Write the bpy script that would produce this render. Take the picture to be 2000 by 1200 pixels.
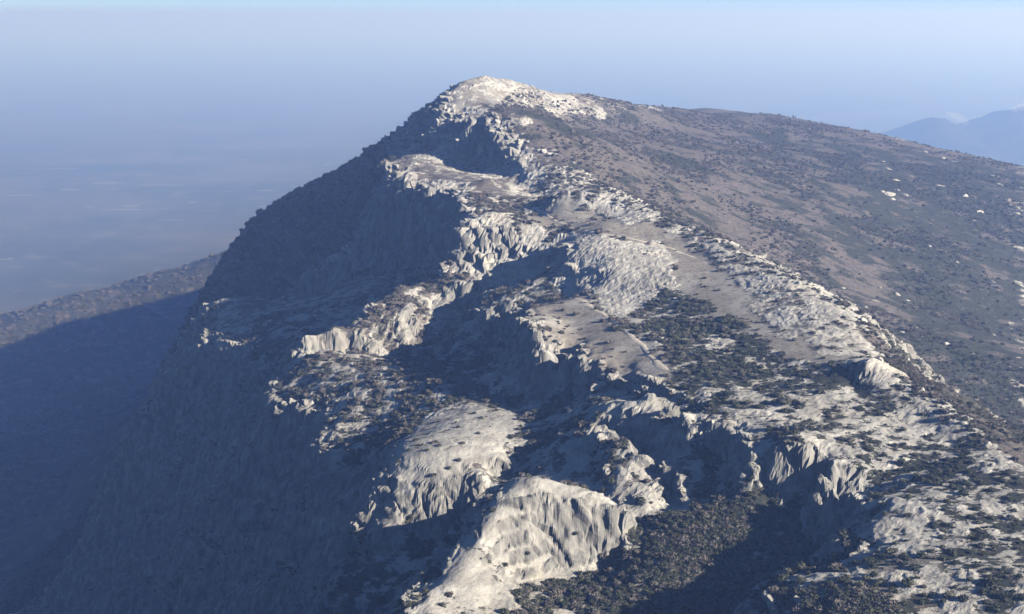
import bpy, math, random
import numpy as np
from mathutils import Vector, Matrix

# ------------------------------------------------------------------ camera, sky, sun, exposure
scene = bpy.context.scene
for o in list(bpy.data.objects):
    bpy.data.objects.remove(o)
COL = scene.collection
PITCH = math.atan(570 / 2747.0)
cam_d = bpy.data.cameras.new('camera'); cam = bpy.data.objects.new('camera', cam_d); COL.objects.link(cam)
cam.location = (0, 0, 550); cam.rotation_euler = (math.pi / 2 - PITCH, 0, 0)
cam_d.sensor_width = 36.0; cam_d.lens = 36.0 * 2747.0 / 2000.0
cam_d.clip_start = 1.0; cam_d.clip_end = 200000.0
scene.camera = cam

SUN_AZ, SUN_EL = math.radians(118), math.radians(21)     # azimuth clockwise from the view direction (+Y)
world = bpy.data.worlds.new('World'); scene.world = world; world.use_nodes = True
wn = world.node_tree.nodes; wl = world.node_tree.links
sky = wn.new('ShaderNodeTexSky'); sky.sky_type = 'NISHITA'; sky.sun_disc = False
sky.sun_elevation = SUN_EL; sky.sun_rotation = SUN_AZ; sky.altitude = 2500; sky.air_density = 0.6; sky.dust_density = 0.3; sky.ozone_density = 6.0
wl.new(sky.outputs[0], wn['Background'].inputs[0]); wn['Background'].inputs[1].default_value = 0.064
sd = bpy.data.lights.new('sun', 'SUN'); sun = bpy.data.objects.new('sun', sd); COL.objects.link(sun)
sd.energy = 5.0; sd.angle = math.radians(0.53); sd.color = (1.0, 0.945, 0.87)
to_sun = Vector((math.sin(SUN_AZ) * math.cos(SUN_EL), math.cos(SUN_AZ) * math.cos(SUN_EL), math.sin(SUN_EL)))
sun.rotation_euler = to_sun.to_track_quat('Z', 'Y').to_euler(); sun.location = (600, -200, 900)
scene.view_settings.view_transform = 'Standard'; scene.view_settings.look = 'None'
scene.view_settings.exposure = 1.28; scene.view_settings.gamma = 1.0
scene.cycles.use_denoising = True
scene.cycles.volume_bounces = 1; scene.cycles.max_bounces = 5; scene.cycles.diffuse_bounces = 0
scene.cycles.volume_max_steps = 64

# surveyed lines of the mountain (x, y, height), plus an unseen ridge added for shadow
LINES = [
 [(130.7,342.8,435.5), (128.3,363.6,436.5), (124.9,389.1,438.5), (117.8,412.3,441.5), (108.6,419.9,446)],
 [(121.3,471.4,445), (120.2,505.6,447), (112,530.3,449), (97.5,587.5,452), (87.1,622.8,454), (72,653.7,456.5)],
 [(70.9,655.3,457), (60.9,693.8,461), (46,720.4,465)],
 [(32.8,690,462.3), (26.8,698,464.6)],
 [(27.2,745,458.8), (14.2,780,466.5), (0,815,477.6), (-12.1,838,484.6), (-20,850,490.4)],
 [(105.1,415.7,439), (108.6,400,438.5), (115.7,387.2,436), (120.2,368.4,435)],
 [(39.8,678,457), (44.1,668,455.2), (61.1,640,457.5)],
 [(29.3,728,456.6), (21.5,735,455.7), (8.3,757,455.7), (-4.3,790,461.1)],
 [(-42.8,876,484.8), (-36.8,860,478.2), (-29,842,473.7), (-16.5,826,470.6), (-10.4,820,467.6), (-8.8,806,462.3)],
 [(-48.4,890,472.5), (-38,872,467.8), (-29.7,860,464.2), (-18.3,840,463.2), (-13.5,822,459.6)],
 [(17.5,800,473.1), (36.3,765,463.9), (64.7,770,454.9), (90.2,745,442.9), (118.6,715,432.6), (143.1,690,421.2), (167.1,640,407.5), (162.5,570,405.5), (166.6,520,406.1), (171,475,405.5), (176.4,420,405.5)],
 [(34.7,960,480.3), (97.3,890,454.7), (154.1,840,432.3), (191.9,800,414.1), (220.1,740,396.5), (239.8,640,392.7)],
 [(97.9,1080,461.8), (196.3,1080,446.2), (256,1000,424.7), (296.9,950,406.4), (325.2,880,394)],
 [(18.4,1020,483.2), (79.6,1100,470.1), (176.8,1220,452.6), (288.1,1220,437.2), (356.4,1150,422.7), (395.3,1080,410.7)],
 [(23.3,1080,493.6), (55.3,1180,481.2), (117.3,1300,468.7), (187.2,1400,454.9), (262.1,1450,450.4), (314.9,1450,442.1), (365.6,1400,431.7), (417,1350,422.7), (473.5,1300,413.2), (547.8,1250,402.5)],
 [(29.3,1200,480.6), (61.3,1300,468.2), (123.3,1420,455.7), (193.2,1520,441.9), (268.1,1570,437.4), (320.9,1570,429.1), (371.6,1520,418.7), (423,1470,409.7), (479.5,1420,400.2), (553.8,1370,389.5)],
 [(75.3,1560,436.2), (137.3,1680,423.7), (207.2,1780,409.9), (282.1,1830,405.4), (334.9,1830,397.1), (385.6,1780,386.7), (437,1730,377.7), (493.5,1680,368.2), (567.8,1630,357.5)],  # unseen ground behind the skyline, raised so its shadow reaches the foothill
 [(143.3,1980,150), (175.3,2080,150), (237.3,2200,150), (307.2,2300,150), (382.1,2350,150), (434.9,2350,150), (485.6,2300,150), (537,2250,150), (593.5,2200,150), (667.8,2150,150)],
 [(-40,925,499.4), (-32.3,945,506.7), (-17.3,960,509.8), (0,985,505.6), (23.3,1080,493.6)],
 [(-49,905,490.8), (-43.7,895,489.2), (-44.6,880,484.5), (-32.7,905,494), (-13.3,925,497.7), (17.3,960,490.6)],
 [(-31.4,868,487), (-15.9,880,492.4)],
 [(-60,1020,470), (-20,1080,480), (60,1200,440)],
 [(-250,1250,300), (-140,1380,330)],
 [(-420,1300,130), (-300,1650,130), (-200,1950,110)],
 [(-49.4,912,488), (-75,940,471.6), (-104.8,960,454.2), (-127.4,970,440.9), (-143.2,980,433.6), (-166,985,417.5), (-187.6,980,394.6), (-193.1,960,387)],
 [(-44.7,880,478.2), (-67.5,885,466.5), (-90.9,890,448.2), (-113.6,860,429.5), (-142.5,880,412.1), (-164.3,890,395.5)],
 [(-47.3,868,471.3), (-56.4,862,467.2), (-66.5,850,465.8), (-79.7,840,455.5)],
 [(-65.6,812,466.1), (-47,862,467.2), (-30.6,840,463.8)],
 [(-59.6,778,462.5), (-42.9,785,463.1), (-22.6,775,462.8), (-11,755,463.7)],
 [(-63.5,790,455.3), (-41.8,762,458.7), (-18.8,735,459.2), (2.6,712,456.8), (15.2,690,453.4)],
 [(-67.3,810,464.8), (-72,795,453.9), (-75.8,790,446), (-59,768,451.5), (-45,745,453.3), (-34.8,732,456.9), (-24.6,706,456.3), (-21.2,680,453.5), (-25.3,662,449.9), (-25.9,652,444.2)],
 [(-82.2,850,454.4), (-90.8,840,438.5), (-83,805,422.3), (-65.7,775,422.7), (-45.1,740,424.3), (-33.8,692,426), (-32.9,674,425.4)],
 [(-108.3,840,413.6), (-85.4,770,410.6), (-59.9,735,412.8), (-38.3,690,420.4)],
 [(-24.1,655,453.4), (-9.7,658,455.4), (4.8,652,451.4), (14.3,646,448), (23.4,636,447.2), (25.4,616,447.7)],
 [(-24.8,648,442.4), (-11.9,648,443.6), (0,644,441.8), (11.7,634,442.3), (20.6,620,443.6)],
 [(-24.9,640,433.6), (-9.4,634,432.8), (0.5,628,432.8), (11.5,624,436.5), (17,614,439.5)],
 [(0,700,452), (19.7,670,453.7), (42.3,640,455.6), (57.6,626.2,453), (75.5,602.1,450), (86.2,554.6,447.5), (92.4,496.9,445), (98.4,462.3,443.5), (106,435.4,443)],
 [(27.3,618,449.7), (40.5,611.5,453), (57.4,599.1,450.5), (65.9,575.3,448)],
 [(25.8,602,447.8), (25.7,588,441.3), (26.7,575,436.1)],
 [(20.1,606,444.8), (17.5,590,438.7), (15.4,578,434.4), (20.2,574,434.8)],
 [(38.6,580.9,447), (41.4,558.3,440.5), (48.6,523,439.5), (60.8,493.9,440), (72.6,462.1,440), (83.4,426.8,438.5), (93.2,412.6,439)],
 [(15.9,570,435), (24.3,544.9,439), (34.6,516,439), (41.7,485.8,439), (48.1,458.9,439), (53,441.8,438)],
 [(10.1,545,436.9), (17.6,525,437.1), (22.5,502,436.3), (32,474.7,437), (42.4,452.7,437), (47.6,436.4,436)],
 [(7,540,436.9), (7.4,493.9,440), (10.7,474.7,437), (19.3,469.2,436.5), (26,462.3,435.5), (30.5,450.7,434), (37.4,453.7,435), (41.2,438.9,434.5)],
 [(3.1,548,432.1), (1.9,520,430.2), (7.3,488,427.2), (19.5,472,427.6), (26.9,446.6,429), (34.8,440.3,429), (41.5,431.1,429)],
 [(54.2,423.8,436), (68.9,406.1,436), (88,388.1,436.5), (99.1,404.6,438)],
 [(61.9,389.7,434.5), (73,370,434.5), (84.4,358,434), (100.2,366.8,435.5), (108.9,358,434)],
 [(81.7,344.8,430), (91.7,332.8,431.5), (105.4,336.2,433), (117.7,334.8,433.5), (123.2,321.3,433)],
 [(86.3,321.1,430.5), (94.9,308.3,431.5), (105.3,303.8,432), (112.6,291.5,432)],
 [(87.5,282.1,430), (95.9,274.1,430), (105.2,270.4,430.5), (115.2,269.2,431)],
 [(80.5,297.7,429.5), (77.7,277.5,428.5), (69.8,276,428), (82.3,262,422.1), (60.9,258,420.8), (100.7,256,421.8)],
 [(43.6,421.4,435), (51.5,401,434), (58.9,388.6,433), (67.4,369.6,432), (73.6,365.5,433), (80.1,356.3,431), (80.2,346.8,430)],
 [(43.6,428.1,429), (47.2,416.5,429), (52.4,401,428), (58.7,385.8,426.5), (62.4,372,426.5), (69.5,364,425.5), (77.3,361.3,425), (82,357.1,424)],
 [(27.2,424.6,430), (39.5,418.1,431), (46,404.9,430), (51.7,389.2,428.5), (56.4,380.3,426)],
 [(28,411.6,428), (36.8,387.4,426), (45.6,373.5,423)],
 [(27.7,418,421.2), (33.7,402,418.1), (41.7,375.7,417), (49,365.9,419), (57.9,369.2,421.5)],
 [(16.6,418,421.5), (23.1,405.6,425), (29.6,388.8,424), (35.5,372.1,422), (38.9,369,417.9)],
 [(12.4,406,418.4), (17.9,392,418.3), (25.9,376,417.6), (34.9,364,416)],
 [(0,482,420.3), (10.6,470,421.7), (20.9,463,425.5), (25.5,450,424.6)],
 [(-8.1,541.5,419), (-4.2,568.6,419), (-13.5,512.9,420), (-28.2,500,418.4), (-46.9,520,416.2)],
 [(2.3,608,433), (-9,605,431.3), (0,585,430.8), (-13.7,615.2,420), (-23.3,626.5,420), (-33.7,601.6,416), (-44.1,590.3,414)],
 [(-23.4,632,430.8), (-35.5,640,430.5), (-46.3,625,429.8), (-53.9,605,426.8), (-61.3,588,422.4), (-72.8,574,421.1), (-84.1,570,419.8)],
 [(-75.8,562.2,414), (-65.7,566.1,413.5), (-58,574.5,415)],
 [(-76,560.3,396), (-66.5,570.8,402), (-53.5,571.3,408.5), (-39.8,591.5,411)],
 [(-78.6,552,414.3), (-83,538,405.3), (-76.6,566.2,401), (-69.9,564.5,408)],
 [(-49.5,505,412.2), (-37,490,412.5), (-21.6,478,415.8), (-8.9,470,418.1)],
 [(-46.8,475,407.4), (-54.8,466,404.5), (-58.8,462,402.1), (-52,492,408)],
 [(10.3,455,420.5), (3.3,442,419), (-10.4,460,419.1), (-20.5,452,417.8), (-30,440,416.1), (-37.7,432,415.1), (-42.4,420,410.6), (-42.8,412,406.6)],
 [(0,425,417.3), (-9.3,408,414.5), (-18.6,405,410.7), (-23.1,402,408.5), (-30.7,400,402.7)],
 [(-41.6,398,398.6), (-38.7,394,396.1), (-32,396,399.4)],
 [(19.9,440,424.8), (9.7,428,418.1), (0,420,413.9), (-7.8,408,408), (-17,402,402), (-22.9,396,396.2), (-29.7,384,393), (-34.8,374,389.4), (-36.7,362,384)],
 [(0,360,428.3), (-3.4,351,426.4), (-5.9,341,423.1), (-9,334,420.3), (-13.8,324,417.5), (-18.3,315,416), (-20.8,306,414.1)],
 [(6.8,354,429.6), (10.8,353,427.9), (16,349,424.3), (24.2,350,422.6)],
 [(0,333,411.1), (5.2,336,410.5), (11.9,342,410.9), (20,346,412.8), (25.6,350,415.5)],
 [(-4.9,312,413.4), (0,309,413.4), (-11.9,306,413.5)],
 [(-6.1,400,410.8), (-10.5,390,406.4), (-14.6,378,403.2), (-21.1,364,401.2), (-25.8,350,399.7), (-27.4,335,399.1)],
 [(33.9,352.3,416), (40.8,354.5,419.5), (51.8,355.7,420.5), (61.5,356.9,421.5), (73.3,354.3,421)],
 [(60.2,366.3,424), (68.8,360,424), (76.6,357.3,423.5)],
 [(12.4,318,410.8), (25.3,326,411.3), (38.2,329.3,414), (52,336.9,415), (65.9,342.4,417), (77.1,345.8,418.5)],
 [(11.7,298,409.6), (30,308,410), (49.8,320,409.9), (60,322.1,413), (71.5,330.1,415), (80.2,335.3,417)],
 [(45.5,290,408.4), (32.1,270,406.7), (58.7,314,408.6)],
 [(80.1,360,417.5), (85.9,344,422), (83.2,313.1,429), (81.5,306.3,428.5), (76.5,309,423.6), (65.2,306,422.4), (57.5,296,421.6), (55.1,289,421.1)],
 [(-40.1,392,392.9), (-45.9,396,388.1), (-50.6,396,384.8), (-53.8,384,381.9)],
 [(-142.7,700.8,388), (-137.2,704.2,391), (-134.9,709.4,392)],
 [(-168.6,755.2,391), (-166,759.4,393), (-163.6,765.8,394)],
 [(-133,795.2,385), (-112.9,800.3,390), (-86.4,775.6,392), (-156,841.3,385), (-120.2,811.6,400), (-61.5,753.8,405)],
 [(-44.5,654,418.5), (-55.3,639,417.8), (-62.9,619,414.8), (-70.3,602,410.4), (-81.8,588,409.1), (-93.1,584,407.8)],
 [(-55.5,670,400.5), (-66.3,655,399.8), (-73.9,635,396.8), (-81.3,618,392.4), (-92.8,604,391.1), (-104.1,600,389.8)],
 [(-193.1,960,387), (-179.9,850,380.1), (-169.9,741,385), (-149,705,382.2), (-115.3,640,387.8), (-90.2,532,403.8), (-83.6,528,404.9), (-67.1,508,405.4), (-60.6,462,401.2), (-50.9,446,403.7), (-43.5,414,405.9), (-40.2,394,396.9), (-47,392,388.1), (-54.7,380,382), (-56.7,362,379.4)],
 [(-209.1,952,359), (-195.9,842,352.1), (-185.9,733,357), (-165,697,354.2), (-131.3,632,359.8), (-106.2,524,375.8), (-99.6,520,376.9), (-83.1,500,377.4), (-76.6,454,373.2), (-66.9,438,375.7), (-59.5,406,377.9), (-56.2,386,368.9), (-63,384,360.1), (-70.7,372,354), (-72.7,354,351.4)],
 [(-236.1,942,312), (-222.9,832,305.1), (-212.9,723,310), (-192,687,307.2), (-158.3,622,312.8), (-133.2,514,328.8), (-126.6,510,329.9), (-110.1,490,330.4), (-103.6,444,326.2), (-93.9,428,328.7), (-86.5,396,330.9), (-83.2,376,321.9), (-90,374,313.1), (-97.7,362,307), (-99.7,344,304.4)],
 [(-273.1,930,237), (-259.9,820,230.1), (-249.9,711,235), (-229,675,232.2), (-195.3,610,237.8), (-170.2,502,253.8), (-163.6,498,254.9), (-147.1,478,255.4), (-140.6,432,251.2), (-130.9,416,253.7), (-123.5,384,255.9), (-120.2,364,246.9), (-127,362,238.1), (-134.7,350,232), (-136.7,332,229.4)],
 [(-383.1,890,152), (-359.9,671,150), (-305.3,570,152.8), (-273.6,458,169.9), (-250.6,392,166.2), (-233.5,344,170.9), (-237,322,153.1), (-246.7,292,144.4)],
 [(-523.1,850,90), (-499.9,631,90), (-445.3,530,90), (-413.6,418,90), (-390.6,352,90), (-373.5,304,90), (-377,282,90), (-386.7,252,90)],
 [(-150,300,150), (-120,240,150), (-60,240,260), (-30,270,370)],
 [(-410.2,2100,205.2), (-508.5,2050,167.3), (-594.3,2000,144.1), (-659.7,1970,133.7), (-719.7,1930,120.1), (-796.4,1850,102.5)],
 [(-401.8,2050,178.8), (-497.8,2000,142.6), (-583.8,1960,128.4), (-709.9,1900,108.6)],
 [(-464.3,1850,95.3), (-592.3,1750,86.1)],
 [(-300,1100,120), (-500,1100,70), (-400,1400,90), (-700,1300,45), (-600,900,60), (-600,600,50)],
 [(-900,300,20), (-1100,900,10), (-1200,1500,10), (-1100,2200,10), (-700,2500,5), (-200,2700,5), (500,2700,5), (1200,2400,5), (1700,1800,5)],
 [(330,560,360), (380,420,350), (300,300,350), (240,260,380), (180,240,410)],
 [(600,700,250), (620,450,230), (560,280,230), (700,1100,300), (900,1000,200), (1300,1000,30), (1200,500,20), (1200,250,20)],
]

# plan polygons of ground cover: outline, bare rock, green share, dry grass
COVER = [
 ([(47.1,431), (72.6,462.1), (93.6,446.6), (114.9,444.7), (131.5,341.5), (105.4,267.8), (92.8,270.6), (88.3,328.8), (81.2,354)], 0.48, 0.9, 0),
 ([(-20.5,873.5), (22.9,1061.1), (488.1,2700), (353.6,1354), (474.8,1303.7), (146.5,363.3), (132.1,346.8), (127.1,396.3), (114.3,436), (122.8,473.7), (145.5,689), (98.9,595.9), (72.6,659.5), (48,773.5), (17.5,800)], 0.06, 0.35, 0),
 ([(161.4,984.6), (280.7,1290.6), (447.7,1228.4), (144,360.6), (129.5,404.1), (126.1,469.1), (157.2,760.9)], 0.05, 0.55, 0),
 ([(282.5,1215.2), (447.7,1228.4), (144,360.6), (182.2,536.4), (193.6,648), (216.7,840.3)], 0.06, 0.72, 0),
 ([(-42.3,901.3), (-97.1,2700), (-17.3,961.2), (58.4,2700), (45.1,1087.4), (33.6,979.3), (-19,875), (-38.1,876.3)], 0.48, 0.3, 0.85),
 ([(43.6,1098.8), (83.5,1156.4), (282.8,2700), (125,1236), (46.4,1070.7)], 0.5, 0.3, 0.6),
 ([(12.2,840.1), (41.7,959.7), (33.6,842.3), (13.5,830.7)], 0, 1, 0),
 ([(61.5,1098.1), (90.3,1135.4), (113,1135), (83,1091.3)], 0, 1, 0),
 ([(88.1,951.4), (113.1,972.3), (134.5,946.3), (109.7,912.2)], 0, 1, 0),
 ([(40.6,861), (61.1,935.1), (48.1,828)], 0, 1, 0),
 ([(-25.8,894.4), (0,880.2), (12.5,865.4), (-22.2,878.1)], 0.05, 0.9, 0),
 ([(212.4,1247.5), (252.2,1241.4), (221.4,1150), (206.4,1185)], 0, 0.95, 0),
 ([(161.2,1082.5), (194.8,1093.8), (178.3,1043), (157.4,1030.7)], 0, 0.9, 0),
 ([(0,708.8), (25.3,692.5), (56.7,643), (78.6,610), (88.3,528.8), (96.8,463), (105.7,427.4), (83.7,446.7), (66.9,484.4), (67.2,549), (64.7,605.2), (41.7,630), (12,652.7), (-10.2,697.9)], 0.03, 0.2, 1),
 ([(21.3,641.4), (41.5,627.2), (66.5,601.3), (67.2,549), (54.9,527.5), (39.6,532.6), (23.4,573.7)], 1.02, 0.5, 0.2),
 ([(49.9,537.6), (67.2,549), (76.2,486.3), (93.6,446.6), (87.4,414.6), (64.4,428.7), (53.8,463.9)], 0.24, 0.9, 0),
 ([(79.3,634.8), (97.5,587.6), (160.8,676.3), (121.3,467.7), (106.8,438.8), (95.7,457.3), (87.9,514.1), (84.4,570.8)], 0.85, 0.5, 0.3),
 ([(13,582.4), (25.1,563.3), (44.9,481.1), (54.6,441.3), (47.1,431), (33.5,446.2), (18.1,483.4), (5.9,527.6)], 0.05, 0, 1),
 ([(-67.5,842.8), (-21.4,840.7), (10.3,705.1), (-9.9,676.5), (-32,730.1), (-59.5,775.4)], 0.28, 0.25, 0.05),
 ([(-100.9,675.6), (-23.5,635.4), (2.2,602), (-8.3,557.1), (20.7,459), (24.8,437.9), (0,465), (-44.8,494.8), (-61.7,549.3)], 0.3, 0.3, 0.1),
 ([(24.2,350.1), (43.1,375.8), (77.3,361), (83.8,310.8), (56.8,292.4), (55.3,315.3), (0,305.1), (13.2,341.6), (25.3,345.6)], 0.1, 0.6, 0),
 ([(81.2,354), (93.1,323.9), (96,292.3), (94.8,270.1), (55.6,285.6), (64.8,304.1), (81.5,306.4)], 0.62, 0.7, 0.6),
 ([(-44.6,425.2), (-38.5,441.4), (-21.3,469.6), (10.5,464.3), (1.6,425.5), (-9.3,406.6), (-30.4,394.9), (-39.4,393)], 0.9, 0.6, 0.2),
 ([(-6.3,410.5), (9.2,400.8), (17.5,352.4), (28.2,358.9), (25.9,345.4), (0,324.9), (-1.8,304.9), (-22,305.5), (-16.5,327.3)], 0.92, 0.6, 0.2),
 ([(27.3,438), (39.2,433.4), (58,381), (49.2,367.5), (38.2,369.4)], 0.8, 0.5, 0.2),
 ([(16,421.8), (24.6,406.3), (40.4,369.9), (27,351.8), (16.4,391.5)], 0.7, 0.5, 0.2),
 ([(-43.8,877.8), (-20.5,874.4), (0,818.6), (17.1,782), (28,697.3), (21.6,695), (0,776.9), (-10.2,801.2), (-29,841.6)], 0.92, 0.5, 0.2),
 ([(44.2,755.7), (50.7,771.4), (62,705.7), (73.7,658.1), (60.9,637.7), (42.5,662.2)], 0.97, 0.5, 0.2),
 ([(72.6,659.5), (88.8,635.8), (98.9,595.9), (161.4,678.9), (122.8,473.7), (117.8,463.9), (110.1,493.5), (93,572.1), (78.1,624.7)], 0.8, 0.6, 0.2),
 ([(108.5,433.7), (110.5,421.5), (125.8,392.2), (132.5,344.3), (128.7,333.3), (119.6,375.6), (106.9,405.2)], 0.86, 0.7, 0.2),
 ([(-75.3,790.9), (-66.1,806.3), (-56.8,778), (-35.6,748.3), (-18.3,713.8), (-20,680), (-28.3,698.8), (-38.1,742.7), (-56.1,766.1)], 0.8, 0.3, 0.3),
 ([(-28.4,702.8), (-9.7,660), (14.3,648.1), (25.5,630), (22,594), (-23.6,637.9)], 0.97, 0.3, 0.1),
]

SLABS = [[(-44.6,425.2), (-38.5,441.4), (-21.3,469.6), (10.5,464.3), (1.6,425.5), (-9.3,406.6), (-30.4,394.9), (-39.4,393)], [(-6.3,410.5), (9.2,400.8), (17.5,352.4), (28.2,358.9), (25.9,345.4), (0,324.9), (-1.8,304.9), (-22,305.5), (-16.5,327.3)], [(-88.2,532.2), (-100.9,675.6), (-61.7,549.3), (-71.3,526.5)], [(-1.9,509.8), (25.7,456.3), (26.6,441), (10.3,455), (0,479.5)]]

PATH_PTS = [(16.2,580.3), (23,564.2), (29.9,536), (34.9,520.2), (38.4,502.6), (40.7,491.5), (44.2,472.6), (46.8,454.4), (49.6,440.9)]

TRAIL_PTS = [(9,704.8), (15.2,692.2), (21.8,661.1), (28.5,646), (41.5,627.2), (56.7,616.5), (69.2,605.8), (78,587)]

OUTCROP_PTS = [(309.1,1171.4,6), (298.9,1123.6,7), (292.8,1073.9,8), (273.7,1018.4,15), (283.7,1034.8,11), (288.4,1026.9,10), (270.3,1024.3,9), (272.5,1003.6,9), (276.1,989,7), (314.2,1104.3,4), (329.7,1087.8,9), (369.9,1259.3,6), (378.6,1239.1,8), (384.6,1225.9,7), (353.3,1073.7,9), (343.7,1061.6,9), (401.8,1172,9), (394.5,1137.3,8), (373.8,1034.8,9), (341.7,1021,9), (328.3,991.5,8), (263.1,876.2,6), (272.7,864.2,7), (273.8,852,6), (184.9,706.2,8), (208.7,749.7,7), (212.6,743.5,6), (200.7,752,6), (170.7,714,7), (287.1,827.3,6), (338.4,1124.5,5), (175.2,682.9,7), (196.4,666.8,8), (202.2,644,9), (214.5,636.7,6), (244.3,696.1,7), (235.5,638.1,7), (184,648.9,6)]

BOULDER_PTS = [(18.1,801.2,7), (15.2,802,5), (20.9,797.1,5), (8.9,813.6,5), (4.4,810.8,6), (24.1,776.8,5), (28,768.5,6), (33.3,759.4,6), (37.1,752,5), (53.3,654.1,4), (79.6,627.3,5), (84.6,618,5), (89.2,605.3,6), (94.9,584.4,6), (100.1,564.6,5), (105.1,546.4,6), (109.5,527.7,6), (115,516.6,7), (119.7,503.5,7), (122.8,493.9,8), (122.3,480,9), (120.8,469.1,7), (113.9,422.2,7), (118.7,416,7), (122.4,406.6,7), (126.2,379.1,8), (128.3,363.6,9), (-117.1,674.4,9)]

HUT_PTS = [(0.5,627.9), (-43.8,898.2)]

DEAD_TREE = [(-48.9,389.6)]

SPUR_SHRUBS = [(87.6,297.5,11), (80.9,296.8,13), (85.5,301.7,14), (87.2,302.2,9), (89,291.4,14), (77.4,289.4,12), (79.3,290.6,10), (80.5,287.6,11), (77.7,282.7,15), (76,280.9,11), (81.5,281.9,12), (80,280.4,11), (85.3,283.7,15), (87.7,286.5,8), (88.1,282.2,7), (74.6,275.9,13), (76.9,275.4,12), (80.9,275.2,9), (82.4,277,8), (86.7,277.1,11), (87.6,279.2,7), (89.1,278.8,7), (90.4,276.2,7), (73,285.3,8), (73.2,290.6,12), (70.4,283.2,14), (67.9,279.2,15), (91.7,296.8,14), (94.3,299.3,8), (92.1,277.5,13), (94.3,275.9,12), (99.1,277.5,14), (102,278.4,17), (101.7,280.7,14), (99.7,272.2,16), (98.7,273.5,11), (102.6,275.2,12)]

BAND_SHRUBS = [(111.8,332.1,13), (111.7,322,9), (110,314.1,9), (113.9,316.5,9), (113.3,311.7,9), (118.3,316,11), (113.5,303.9,9), (115.8,304.4,6), (114.6,299.5,6), (122.6,369.4,8), (123.1,365.6,8), (122.5,361.2,5), (93,423.1,8), (92.9,409.6,11), (80.5,402.4,16), (85.5,417,9), (100.8,430.1,8), (84.2,398.1,9), (106.2,326.3,9), (107.7,339.9,10), (105.1,349.1,11), (103.3,357.1,12), (96.7,363.8,10), (92.3,368.9,11), (119.9,326.2,8), (120.1,334.3,9)]

SLAB_SHRUBS = [(-23.6,407.7,7), (-19.2,409.2,6), (-32,421.3,6), (-35.3,417.8,6), (-16.4,411.6,7), (-26.2,418,5), (-22.6,419.9,5), (-15.2,421.3,6), (3.9,339.7,6), (-1.9,334.1,8), (-5.7,330.2,7), (16.7,346.7,6)]

FLANK_LINE = [(-49.4,912.0), (-75.0,940.0), (-104.8,960.0), (-127.4,970.0), (-143.2,980.0), (-166.0,985.0), (-187.6,980.0)]
SKY_LINE = [(23.3,1080.0), (55.3,1180.0), (117.3,1300.0), (187.2,1400.0), (262.1,1450.0), (314.9,1450.0), (365.6,1400.0), (417.0,1350.0), (473.5,1300.0), (547.8,1250.0)]

FIELDS = [(-1524,4363,111,38), (-1425,4507,74,40), (-1344,4690,102,44), (-1167,4633,135,28), (-1236,4088,33,33), (-1131,4033,132,32), (-1122,4111,60,34), (-959,4192,27,47), (-786,4480,59,53), (-733,4100,24,44), (-1160,3190,28,27), (-693,5283,31,55), (-1648,5139,131,35), (-941,3826,84,19)]

rng = np.random.default_rng(7)
LAT = rng.random((64, 64, 64)).astype(np.float32) * 2 - 1
def noise3(x, y, z):
    xi = np.floor(x).astype(np.int32); yi = np.floor(y).astype(np.int32); zi = np.floor(z).astype(np.int32)
    fx = (x - xi).astype(np.float32); fy = (y - yi).astype(np.float32); fz = (z - zi).astype(np.float32)
    fx = fx * fx * (3 - 2 * fx); fy = fy * fy * (3 - 2 * fy); fz = fz * fz * (3 - 2 * fz)
    x0 = xi & 63; x1 = (xi + 1) & 63; y0 = yi & 63; y1 = (yi + 1) & 63; z0 = zi & 63; z1 = (zi + 1) & 63
    def c(a, b, d): return LAT[a, b, d]
    a = c(x0, y0, z0); a = a + (c(x1, y0, z0) - a) * fx
    b = c(x0, y1, z0); b = b + (c(x1, y1, z0) - b) * fx
    a = a + (b - a) * fy
    d = c(x0, y0, z1); d = d + (c(x1, y0, z1) - d) * fx
    e = c(x0, y1, z1); e = e + (c(x1, y1, z1) - e) * fx
    d = d + (e - d) * fy
    return a + (d - a) * fz
def fbm(x, y, z, n=4, gain=0.5):
    s = 0; a = 1.0; t = 0
    for k in range(n):
        s = s + a * noise3(x + 17.3 * k, y + 5.1 * k, z + 9.7 * k); t += a
        x = x * 2.03; y = y * 2.03; z = z * 2.03; a *= gain
    return s / t
def ridged(x, y, z, n=3):
    s = 0; a = 1.0; t = 0
    for k in range(n):
        s = s + a * (1 - 2 * np.abs(noise3(x + 7.3 * k, y + 3.1 * k, z + 2.7 * k))); t += a
        x = x * 2.1; y = y * 2.1; z = z * 2.1; a *= 0.5
    return s / t
def sstep(a, b, x):
    t = np.clip((x - a) / (b - a), 0, 1); return t * t * (3 - 2 * t)

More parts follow.
